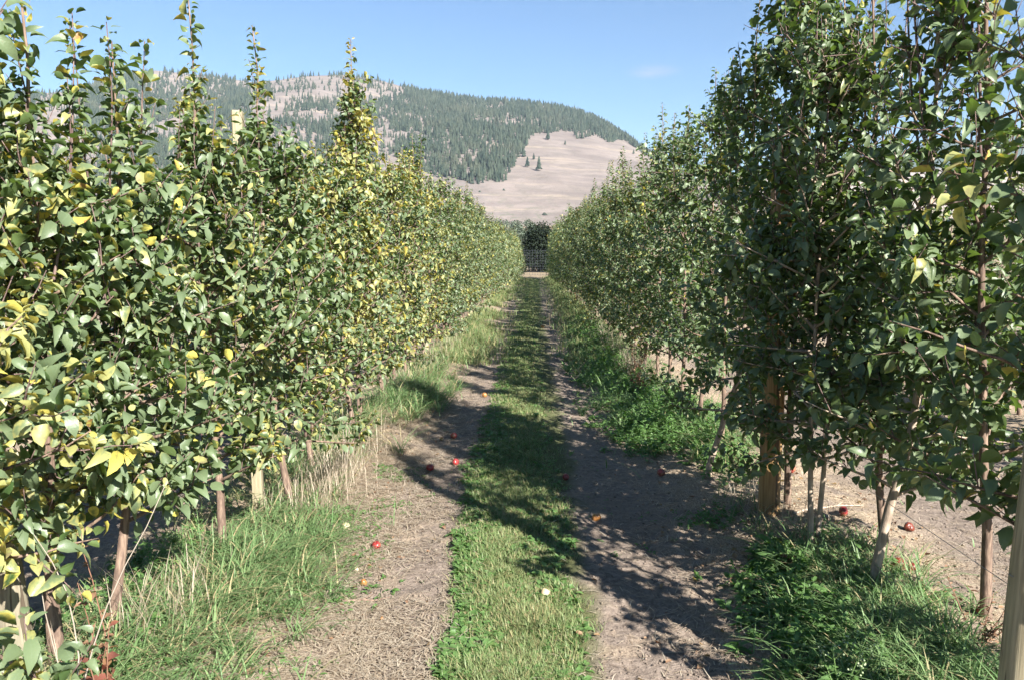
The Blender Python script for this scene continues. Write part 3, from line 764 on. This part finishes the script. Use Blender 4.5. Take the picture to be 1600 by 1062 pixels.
# mown grass of the middle strip
def edgeL(y): return np.interp(y, [2, 2.9, 3.9, 4.5, 5.4, 8], [-.24, -.31, -.39, -.50, -.48, -.47]) + .06 * fbm(y * 6, y * 0 + 1, 82, 2) + .10 * fbm(y * .9, y * 0 + 3, 81, 3) - .45 * sstep(22, 40, y) - .02 * y / 10
def edgeR(y): return np.interp(y, [2, 2.9, 3.7, 4.05, 4.9, 5.8, 10], [.17, .19, .26, .15, .22, .19, .17]) + .05 * fbm(y * 6, y * 0 + 1, 84, 2) + .09 * fbm(y * .9, y * 0 + 9, 83, 3) + .12 * sstep(22, 40, y) - .08 * sstep(5, 8, y)
parts = []
n = 150000; y = ys_by_distance(n, 1.6, 60); t_ = rng.normal(.5, .27, n); l, r_ = edgeL(y), edgeR(y)
x = l + (r_ - l) * t_; ok = (t_ > -.12) & (t_ < 1.14) & (vnoise(x * 9, y * 9, 5) + .25 * rng.random(n) > .16 + .5 * (np.abs(t_ - .5) > .5)); x, y, t_ = x[ok], y[ok], t_[ok]; n = len(x)
big = 1 + np.clip(y - 5, 0, 40) * .05
dryp = np.clip(rng.random(n) ** 1.6 * .9 + .35 * (vnoise(x * 3, y * 3, 8) - .5), 0, 1) * (rng.random(n) < .6)
cl = .6 + .9 * vnoise(x * 4, y * 4, 6)
parts.append(blades(np.stack([x, y, gh(x, y) - .004], -1), U(.015, .052, n) * cl * (1 + .2 * (big - 1)), U(.0028, .0055, n) * big, U(0, 6.28, n), U(0, .7, n), U(0, .9, n), dryp))
# far verges: left track and foot of the rows become grassy with distance
n = 42000; y = ys_by_distance(n, 12, 62); x = np.where(rng.random(n) < .5, ROW_L + .12 + np.abs(rng.normal(0, .42, n)), ROW_R - .12 - np.abs(rng.normal(0, .38, n)))
ok = vnoise(x * 1.3, y * .5, 33) > .38; x, y = x[ok], y[ok]; n = len(x); big = 1 + y * .05
parts.append(blades(np.stack([x, y, gh(x, y) - .01], -1), U(.08, .26, n), U(.004, .008, n) * big, U(0, 6.28, n), U(0, .5, n), U(0, .9, n), (rng.random(n) < .35) * U(.3, 1, n)))
put_stuff('grass', parts, M_GRASS, 'short mown green grass running up the middle of the alley', 'grass')

# broad small weeds mixed into the strip (clover, dandelion) and sprinkled on the tracks
def rosette(px_, py_, k, L, tilt=(.15, .7), wr=.45, z0=0., yel=0.0):
    """px_, py_: arrays of centres; k leaves each"""
    n = len(px_); x = np.repeat(px_, k); y = np.repeat(py_, k); az = U(0, 6.28, n * k); el = U(*tilt, n * k)
    D = np.stack([np.cos(az) * np.cos(el), np.sin(az) * np.cos(el), np.sin(el)], -1); N = norm(np.array([0, 0, 1.]) - D * .3 + rng.normal(size=(n * k, 3)) * .2)
    L_ = np.repeat(L if np.ndim(L) else np.full(n, L), k) * U(.5, 1.1, n * k)
    P = np.stack([x, y, gh(x, y) + z0 + U(0, .012, n * k)], -1) + D * .006
    return leaf_arrays(P, D, N, L_, L_ * wr, U(.1, .6, n * k), np.clip(rng.normal(.12 + yel, .16, n * k), 0, 1), 1)
parts = []
n = 5200; y = ys_by_distance(n, 2.0, 30); l, r_ = edgeL(y), edgeR(y); t_ = np.where(rng.random(n) < .45, U(-.04, .35, n), U(0, 1.03, n)); x = l + (r_ - l) * t_
parts.append(rosette(x, y, 6, U(.018, .05, n), wr=.5))
n = 800; y = ys_by_distance(n, 2.4, 20); x = U(-1.5, 1.4, n); ok = vnoise(x * 2.2, y * 2.2, 91) > .60; x, y = x[ok], y[ok]
parts.append(rosette(x, y, 6, U(.012, .032, len(x)), wr=.45))
n = 1800; y = U(2.3, 6.2, n); x = ROW_L + .35 + np.abs(rng.normal(0, .25, n)); ok = vnoise(x * 3, y * 3, 92) > .50; x, y = x[ok], y[ok]
parts.append(rosette(x, y, 5, U(.02, .045, len(x)), wr=.35))
put_stuff('ground_cover_weeds', parts, M_WEED, 'small broad-leaved weeds in the grass strip and on the tracks', 'weeds')

# long grass at the foot of the rows
parts = []
def tuft(cx, cy_, sx, sy, n_, h0, h1, dry=.12, lean_az=None, w_=.006):
    x = rng.normal(cx, sx, n_); y = rng.normal(cy_, sy, n_)
    k = max(4, n_ // 28); ccx, ccy = rng.normal(cx, sx, k), rng.normal(cy_, sy, k); idx = rng.integers(0, k, n_)
    m_ = rng.random(n_) < .75; x = np.where(m_, ccx[idx] + rng.normal(0, .022, n_), x); y = np.where(m_, ccy[idx] + rng.normal(0, .022, n_), y)
    az = U(0, 6.28, n_) if lean_az is None else rng.normal(lean_az, 1.7, n_)
    dr = np.where(rng.random(n_) < dry, U(.6, 1, n_), U(0, .12, n_))
    h_ = U(h0, h1, n_) * .72 * (.75 + .5 * rng.random(k)[idx])
    parts.append(blades(np.stack([x, y, gh(x, y) - .01], -1), h_, U(.6, 1.3, n_) * w_, az, U(.05, .75, n_), U(.2, 1.5, n_), dr, 3))
A0 = 0.0
tuft(-1.45, 4.2, .18, .42, 2200, .14, .32, .10, A0)        # big tuft before the left post
tuft(-1.22, 3.75, .12, .30, 900, .08, .22, .12, -.4)
tuft(-1.50, 3.20, .18, .30, 1300, .12, .30, .22, A0)
tuft(-1.50, 2.60, .22, .22, 1300, .10, .28, .18, A0)
tuft(-1.95, 3.4, .16, .5, 900, .12, .28, .3)
tuft(-1.95, 5.2, .16, .9, 900, .12, .28, .4)
tuft(-1.62, 5.2, .12, .35, 500, .14, .30, .3, A0)
tuft(-1.70, 6.3, .14, .4, 700, .18, .42, .35, A0)
tuft(-1.38, 8.9, .20, .55, 2000, .18, .38, .10, A0, .008)
tuft(-1.55, 10.8, .22, .9, 1500, .16, .36, .25, A0, .009)
tuft(-1.75, 7.6, .2, .5, 800, .2, .45, .3)
tuft(1.38, 2.95, .20, .30, 1900, .14, .32, .07, math.pi)      # lower right
tuft(1.55, 3.5, .16, .40, 1500, .14, .30, .10, math.pi)
tuft(1.55, 2.45, .18, .18, 700, .14, .30, .12, math.pi)
tuft(1.65, 4.3, .15, .25, 300, .08, .2, .5)
tuft(1.7, 6.3, .16, .4, 500, .12, .3, .4)
tuft(1.75, 3.9, .15, .35, 500, .12, .26, .2)
tuft(1.22, 8.6, .26, .85, 2600, .14, .34, .05, math.pi, .008)
tuft(1.55, 7.3, .20, .5, 1000, .16, .36, .1, math.pi, .008)
tuft(1.15, 12.2, .28, 1.5, 2600, .14, .34, .08, math.pi, .011)
tuft(1.15, 17, .3, 2.2, 1800, .14, .34, .15, math.pi, .014)
tuft(-1.35, 15, .28, 2.2, 1600, .14, .36, .3, 0, .013)
for k in range(60):                                          # scattered wisps
    yy = float(ys_by_distance(1, 3, 30)[0]); xx = (ROW_L + U(.1, .45)) if k % 2 else (ROW_R - U(0, .35))
    tuft(xx, yy, .06, .1, 40, .08, .24, .45)
for xx in (ROW_L - 1.6, ROW_R + 1.6): tuft(xx, 9, .3, 3.5, 1600, .05, .12, .3, None, .012)
put_stuff('long_grass', parts, M_TALL, 'long bent green grass growing at the foot of both rows', 'grass')

# straw: dry standing stalks and fallen straw
parts = []
def stalks(cx, cy_, sx, sy, n_, h0, h1):
    x = rng.normal(cx, sx, n_); y = rng.normal(cy_, sy, n_)
    parts.append(blades(np.stack([x, y, gh(x, y) - .01], -1), U(h0, h1, n_), U(.002, .0042, n_), U(0, 6.28, n_), U(0, .35, n_), U(0, .5, n_), (rng.random(n_) < .25) * U(.2, 1, n_), 3))
stalks(-1.45, 6.0, .12, .5, 300, .10, .36); stalks(-1.40, 5.4, .08, .15, 120, .2, .5); stalks(-1.50, 5.3, .12, .3, 260, .1, .3); stalks(-1.62, 3.3, .1, .25, 160, .1, .35)
stalks(1.35, 10.5, .10, .8, 700, .12, .42); stalks(1.33, 13.5, .12, 1.5, 900, .15, .45); stalks(1.5, 5.1, .12, .25, 160, .05, .2); stalks(-1.5, 12, .15, 1.8, 700, .1, .4); stalks(-1.75, 2.5, .1, .15, 60, .15, .4)
def fallen(n_, xf, y0, y1, thr, L0=.03, L1=.16):
    y = ys_by_distance(n_, y0, y1); x = xf(n_); ok = vnoise(x * 3.1, y * 3.1, 51) + .35 * rng.random(n_) > thr; x, y = x[ok], y[ok]; k = len(x)
    az = U(0, 6.28, k); D = np.stack([np.cos(az), np.sin(az), U(-.03, .16, k)], -1); L_ = U(L0, L1, k) * (.5 + .5 * rng.random(k)); s = np.stack([-np.sin(az), np.cos(az), np.zeros(k)], -1)
    W_ = (U(.0012, .0024, k) * (1 + np.clip(y - 5, 0, 30) * .06))[:, None]; P = np.stack([x, y, gh(x, y) + U(.001, .012, k)], -1); mid = P + D * (L_ * .5)[:, None] + s * (U(-.12, .12, k) * L_)[:, None] + np.array([0, 0, .004]); E = P + D * L_[:, None]
    mid[:, 2] = np.maximum(mid[:, 2], gh(mid[:, 0], mid[:, 1]) + .002); E[:, 2] = np.maximum(E[:, 2], gh(E[:, 0], E[:, 1]) + .001)
    V = np.stack([P - s * W_, P + s * W_, mid - s * W_, mid + s * W_, E - s * W_ * .6, E + s * W_ * .6], 1).reshape(-1, 3)
    b_ = (np.arange(k) * 6)[:, None, None]; Q = (b_ + np.array([[0, 1, 3, 2], [2, 3, 5, 4]])[None]).reshape(-1, 4)
    A = np.repeat(np.stack([(rng.random(k) < .4) * U(.2, 1, k), rng.random(k), np.zeros(k)], -1), 6, 0)
    parts.append((V, Q, np.zeros((0, 3), int), A))
fallen(52000, lambda k: ROW_L + .1 + np.abs(rng.normal(0, .55, k)), 2.2, 26, .42)
fallen(9000, lambda k: U(-1.7, 1.6, k), 2.2, 26, .62, .02, .09)
fallen(9000, lambda k: ROW_R - .25 + rng.normal(0, .4, k), 2.2, 24, .5)
fallen(6000, lambda k: ROW_R + U(0, 2.4, k), 2.5, 16, .5, .04, .14)
fallen(14000, lambda k: -1.05 + rng.normal(0, .3, k), 2.4, 12, .62)
put_stuff('straw', parts, M_STRAW, 'dry fallen straw and pale standing stalks beside the rows', 'straw')

# soil crumbs and leaf litter
n = 22000; y = ys_by_distance(n, 2.2, 12); x = U(-1.6, 3.2, n); ok = (x < edgeL(y) - .02) | (x > edgeR(y) + .02); x, y = x[ok], y[ok]; n = len(x)
ico = np.array([[0, 0, 1], [.9, 0, .2], [.28, .85, .25], [-.72, .53, .2], [-.72, -.53, .22], [.28, -.85, .2], [0, 0, -.6]])
it = np.array([[0, 1, 2], [0, 2, 3], [0, 3, 4], [0, 4, 5], [0, 5, 1], [6, 2, 1], [6, 3, 2], [6, 4, 3], [6, 5, 4], [6, 1, 5]])
r_ = .0025 + .011 * rng.random(n) ** 4; V = (ico[None] * U(.6, 1.3, (n, 7, 3))) * r_[:, None, None]; an = U(0, 6.28, n); c_, s_ = np.cos(an)[:, None], np.sin(an)[:, None]
V = np.stack([V[..., 0] * c_ - V[..., 1] * s_, V[..., 0] * s_ + V[..., 1] * c_, V[..., 2] * .8], -1) + np.stack([x, y, gh(x, y) + .001], -1)[:, None]
T = ((np.arange(n) * 7)[:, None, None] + it[None]).reshape(-1, 3)
tag(mesh_obj('soil_crumbs', V.reshape(-1, 3), [T], M_SOIL), 'small crumbs of dry soil on the wheel tracks', 'soil', kind='stuff')
n = 1500; y = ys_by_distance(n, 2.3, 22); x = np.where(rng.random(n) < .5, ROW_L + rng.normal(.3, .4, n), ROW_R + rng.normal(0, .6, n)); az = U(0, 6.28, n)
D = np.stack([np.cos(az), np.sin(az), U(-.05, .25, n)], -1); N = norm(np.array([0, 0, 1.]) + rng.normal(size=(n, 3)) * .3); L_ = U(.018, .045, n)
V, Q, T, A = leaf_arrays(np.stack([x, y, gh(x, y) + .012], -1), D, N, L_, L_ * .6, U(-.4, .4, n), U(0, 1, n), 1, .4)
tag(mesh_obj('leaf_litter', V, [Q, T], M_LEAF_DRY, attr=A), 'curled brown fallen leaves scattered under the trees', 'leaves', kind='stuff')

# leafy weed beds under the right row
parts = []
def weedbed(cx, cy_, sx, sy, n_, h, leaf, wr=.4):
    x = rng.normal(cx, sx, n_); y = rng.normal(cy_, sy, n_); hh = h * U(.3, 1.1, n_) * np.exp(-((x - cx) / (2.2 * sx)) ** 2)
    k = 12; X_ = np.repeat(x, k); Y_ = np.repeat(y, k); f = rng.random(n_ * k); az = U(0, 6.28, n_ * k); el = U(-.1, .8, n_ * k)
    lx, ly = U(-.3, .3, n_).repeat(k), U(-.3, .3, n_).repeat(k); H_ = hh.repeat(k) * f
    D = np.stack([np.cos(az) * np.cos(el), np.sin(az) * np.cos(el), np.sin(el)], -1); P = np.stack([X_ + lx * H_, Y_ + ly * H_, gh(X_, Y_) + H_], -1)
    L_ = leaf * U(.5, 1.2, n_ * k) * (1.15 - .5 * f); N = norm(np.array([0, 0, 1.]) + rng.normal(size=(n_ * k, 3)) * .3)
    parts.append(leaf_arrays(P, D, N, L_, L_ * wr, U(.1, .7, n_ * k), np.clip(rng.normal(.1, .12, n_ * k), 0, 1), 1))
weedbed(1.12, 7.3, .24, .42, 420, .22, .060, .35)
weedbed(1.25, 8.6, .22, .6, 350, .26, .060, .35)
weedbed(1.10, 11.5, .26, 1.4, 520, .28, .075, .35)
weedbed(1.2, 15, .25, 2, 350, .3, .09, .4)
weedbed(1.22, 3.42, .14, .25, 150, .20, .060, .45)
weedbed(1.30, 4.0, .10, .12, 50, .10, .10, .4)
weedbed(1.15, 4.9, .12, .12, 45, .06, .035)
weedbed(1.62, 3.75, .14, .3, 90, .12, .05, .45)
weedbed(1.45, 6.4, .16, .35, 160, .14, .05)
weedbed(1.55, 7.6, .2, .6, 200, .2, .055)
weedbed(-1.60, 2.75, .12, .2, 60, .14, .05)
weedbed(-1.95, 3.6, .16, .5, 120, .16, .05)
put_stuff('weeds', parts, M_WEED, 'bed of leafy green weeds under the right row', 'weeds')

# ------------------------------------------------------------------ single plants
M_FLOWER = simple('white_blossom', (.30, .36, .20), .7)
M_STEMG = simple('green_stem', (.12, .20, .06), .6)
M_STEMB = simple('brown_stem', (.20, .10, .06), .8)
M_STEMP = simple('bleached_stem', (.30, .255, .20), .8)
def herb(x, y, h, nst, mstem, mleaf, leaf, label, cat='weed', nleaf=14, flower=False, spread=.5, name='weed_plant', wr=.42, yel=.1):
    o_ = empty(name, gl(x, y), label, cat)
    tb = Tubes(); PP, DD, LL = [], [], []; fl = Tubes()
    for k in range(nst):
        az = U(0, 6.28); P = curve((U(-.02, .02), U(-.02, .02), 0), (math.cos(az) * spread, math.sin(az) * spread, 1), h * U(.6, 1.1), 6, (0, 0, .2), .08)
        tb.add(P, np.linspace(.0035, .0012, 7), 5)
        if nleaf:
            s = U(.1, 1, nleaf); q, d = poly_at(P, s); a_ = U(0, 6.28, nleaf); D = norm(np.stack([np.cos(a_), np.sin(a_), U(-.1, .6, nleaf)], -1) + d * .3)
            PP.append(q); DD.append(D); LL.append(leaf * U(.5, 1.15, nleaf) * (1.15 - .6 * s))
        if flower:
            for q_ in range(7):
                p0, _ = poly_at(P, np.array([U(.7, 1)])); c0 = p0[0] + rng.normal(size=3) * .018
                tb.add([p0[0], c0], [.0008, .0006], 3)
                fl.add([c0, c0 + np.array([0, 0, .004]), c0 + np.array([0, 0, .007])], [.0015, .0045, .002], 5)
    tb.build('stem', mstem, o_)
    if nleaf:
        P = np.concatenate(PP); D = np.concatenate(DD); L_ = np.concatenate(LL); k = len(P)
        V, Q, T, A = leaf_arrays(P, D, norm(np.array([0, 0, 1.]) + rng.normal(size=(k, 3)) * .3), L_, L_ * wr, U(0, .6, k), np.clip(rng.normal(yel, .15, k), 0, 1), 1)
        mesh_obj('foliage', V, [Q, T], mleaf, o_, A)
    if flower: fl.build('blossom', M_FLOWER, o_)
    return o_
herb(1.14, 2.86, .26, 9, M_STEMG, M_WEED, .05, 'green weed with tiny pale flower heads in front of the long grass', flower=True, nleaf=12)
herb(1.00, 3.02, .17, 7, M_STEMG, M_WEED, .05, 'low bushy green weed spilling onto the wheel track, left of the pale-flowered weed', nleaf=14, spread=.9)
herb(1.28, 4.1, .20, 9, M_STEMG, M_WEED, .11, 'dark broad-leaved dock at the foot of the thin pale stems', nleaf=7, spread=.9)
herb(1.22, 9.0, .62, 14, M_STEMB, M_LEAF_DRY, .05, 'tall rust-brown dried dock weed under the right row', nleaf=26, spread=.35, wr=.5)
herb(1.30, 10.3, .5, 9, M_STEMB, M_LEAF_DRY, .05, 'smaller dried brown weed behind the rusty dock', nleaf=20, spread=.35, wr=.5)
herb(-1.53, 2.62, .42, 3, M_STEMB, M_LEAF_RED, .075, 'young shoot with red and green leaves before the leaning grey post', 'seedling', nleaf=6, spread=.12, wr=.6, yel=.4, name='young_shoot')
herb(-1.60, 2.80, .60, 2, M_STEMB, M_LEAF_DRY, .055, 'spray of withered brown leaves hanging by the thick forked trunk', 'twig', nleaf=22, spread=.12, wr=.5, name='withered_twig')
herb(-1.56, 2.5, .8, 3, M_STEMP, M_LEAF_DRY, .03, 'tall bleached dead stalks crossing in front of the nearest left tree', 'stalk', nleaf=0, spread=.28, name='dead_stalk')
herb(-1.40, 5.75, .55, 5, M_STEMP, M_LEAF_DRY, .03, 'pale dead stalks standing in the straw past the squared post', 'stalk', nleaf=0, spread=.1, name='dead_stalk')
herb(1.27, 3.95, .12, 5, M_STEMB, M_LEAF_RED, .055, 'red wilted weed leaves in front of the pair of pale stems', nleaf=7, spread=.6, wr=.6, yel=0.)
herb(1.86, 3.25, .34, 6, M_STEMB, M_LEAF_DRY, .035, 'dry brown seed stalks on the bare soil behind the right row', nleaf=14, spread=.8)
def stick(p0, p1, r, m, label):
    tb = Tubes(); P = np.linspace(p0, p1, 6); P = np.array(P) + rng.normal(size=(6, 3)) * .006; P[:, 2] = gh(P[:, 0], P[:, 1]) + r + .004
    tb.add(P, np.linspace(r, r * .5, 6), 6); tb.add([P[3], P[3] + np.array([.05, .04, .012])], [r * .5, r * .3], 5); tag(tb.build('twig', m), label, 'twig')
stick((-1.02, 3.72, 0), (-.72, 3.80, 0), .007, M_BARK, 'grey twig lying on the left track beside the long grass')
stick((1.62, 4.9, 0), (2.15, 5.15, 0), .009, M_PALEBARK, 'bare stick lying behind the thin pale stems')

# ------------------------------------------------------------------ fallen apples and stones
def apple(px_, py_, r, m, label, shape='whole', cat='apple'):
    dx, dz = ray(px_, py_); Y_ = -1.65 / dz
    for _ in range(4): Y_ = (1.65 - (float(gh(dx * Y_, Y_)) + r * .7)) / -dz
    x_ = dx * Y_; sunk = .35 if shape == 'lump' else .1
    root = empty('apple', (x_, Y_, float(gh(x_, Y_)) + r * (.92 - sunk)), label, cat, 'windfall apples')
    nu, nv = 18, 11; th = np.linspace(0, math.pi, nv)[:, None]; ph = np.arange(nu)[None] * 2 * math.pi / nu
    r = r * .88; rad = r * (1 - .30 * np.exp(-(th / .42) ** 2) - .16 * np.exp(-((math.pi - th) / .35) ** 2)) * (1 + .03 * np.cos(5 * ph) * (th > 1.6))
    if shape == 'lump': rad = rad * (1 + .28 * (vnoise(ph * 1.5 + px_, th * 2, 4) - .5) - .35 * np.clip(np.cos(ph - 1) * np.sin(th), .2, 1))
    V = np.stack([rad * np.sin(th) * np.cos(ph), rad * np.sin(th) * np.sin(ph), rad * np.cos(th) * .93 + 0 * ph], -1).reshape(-1, 3)
    i_, j_ = np.meshgrid(np.arange(nu), np.arange(nv - 1)); a_ = j_ * nu + i_; b_ = j_ * nu + (i_ + 1) % nu
    Q = np.stack([a_, a_ + nu, b_ + nu, b_], -1).reshape(-1, 4)
    mesh_obj('skin', V, [Q], m, root)
    if shape == 'whole':
        tb = Tubes(); tb.add([(0, 0, r * .55), (r * .05, 0, r * .85), (r * .2, 0, r * 1.12)], [.0018, .0015, .002], 5); tb.build('stem', M_STEMB, root)
    root.rotation_euler = (U(-1.3, 1.3), U(-1.3, 1.3), U(0, 6.28)); return root
apple(672, 730, .037, M_APPLE, 'round red apple in shade, nearest of the group on the left track')
apple(712, 721, .034, M_APPLE, 'red apple with a brown side beside the nearest of the shaded group')
apple(709, 681, .036, M_APPLE, 'dark red apple farthest back of the shaded group on the left track')
apple(690, 684, .026, M_APPLE_Y, 'small yellow apple piece left of the dark red shaded apple', 'lump')
apple(588, 851, .030, M_APPLE, 'pink-red apple alone on the sunny left track')
apple(1033, 738, .036, M_APPLE, 'bright red apple at the edge of the big green weed patch')
apple(884, 743, .030, M_APPLE, 'dull red apple half hidden at the right edge of the grass strip')
apple(932, 807, .036, M_APPLE_Y, 'rotting orange-brown apple in the shade of the right track', 'lump')
apple(1318, 799, .036, M_APPLE, 'pale red apple on sunny soil behind the right row')
apple(1237, 733, .036, M_APPLE, 'faded orange-red apple seen just right of the orange post')
apple(1403, 879, .046, M_APPLE_D, 'large dark rotten apple under the orange-brown leaning stem', 'lump')
apple(1420, 822, .038, M_APPLE_D, 'brown shrivelled apple above the large rotten one', 'lump')
apple(1367, 880, .036, M_APPLE_Y, 'orange apple half hidden beside the large dark rotten one')
apple(1425, 886, .026, M_APPLE, 'small red apple touching the large dark rotten one')
apple(1275, 912, .034, M_APPLE_D, 'red-brown rotten apple among dock leaves below the thin stems', 'lump')
apple(1534, 955, .026, M_APPLE, 'red apple bit in the grass beside the near right stem')
apple(848, 509, .050, M_APPLE_Y, 'bright orange apple far along the shaded right track')
apple(757, 617, .036, M_APPLE_Y, 'orange apple at the left edge of the strip, far side of the shaded group')
apple(666, 627, .036, M_APPLE_Y, 'pale orange apple near the green tuft on the far left track')
apple(853, 925, .032, M_FLESH, 'cream broken apple piece on the mown grass strip', 'lump')
apple(541, 820, .034, M_FLESH, 'cream apple piece lying on straw at the left track', 'lump')
apple(568, 909, .024, M_APPLE_Y, 'ochre apple core on the near left track', 'lump')
apple(557, 888, .018, M_FLESH, 'tiny pale apple scrap just above the ochre core', 'lump')
apple(597, 965, .014, M_APPLE_Y, 'tiny ochre scrap nearest the camera on the left track', 'lump')

# ------------------------------------------------------------------ haze
bx = np.array([[sx, sy, sz] for sz in (-6, 640) for sy in (-26, 4800) for sx in (-3400, 3400)], float)
ho = mesh_obj('haze', bx, [np.array([[0, 2, 3, 1], [4, 5, 7, 6], [0, 1, 5, 4], [2, 6, 7, 3], [0, 4, 6, 2], [1, 3, 7, 5]])], [], smooth=False)
m = bpy.data.materials.new('haze_air'); m.use_nodes = True; t = m.node_tree; t.nodes.clear()
out = t.nodes.new('ShaderNodeOutputMaterial'); pv = t.nodes.new('ShaderNodeVolumePrincipled')
pv.inputs['Color'].default_value = (.66, .82, 1, 1); pv.inputs['Density'].default_value = .000072; pv.inputs['Anisotropy'].default_value = .0
t.links.new(pv.outputs[0], out.inputs['Volume']); ho.data.materials.append(m)
tag(ho, 'thin bluish summer haze in the air', 'haze', kind='stuff')
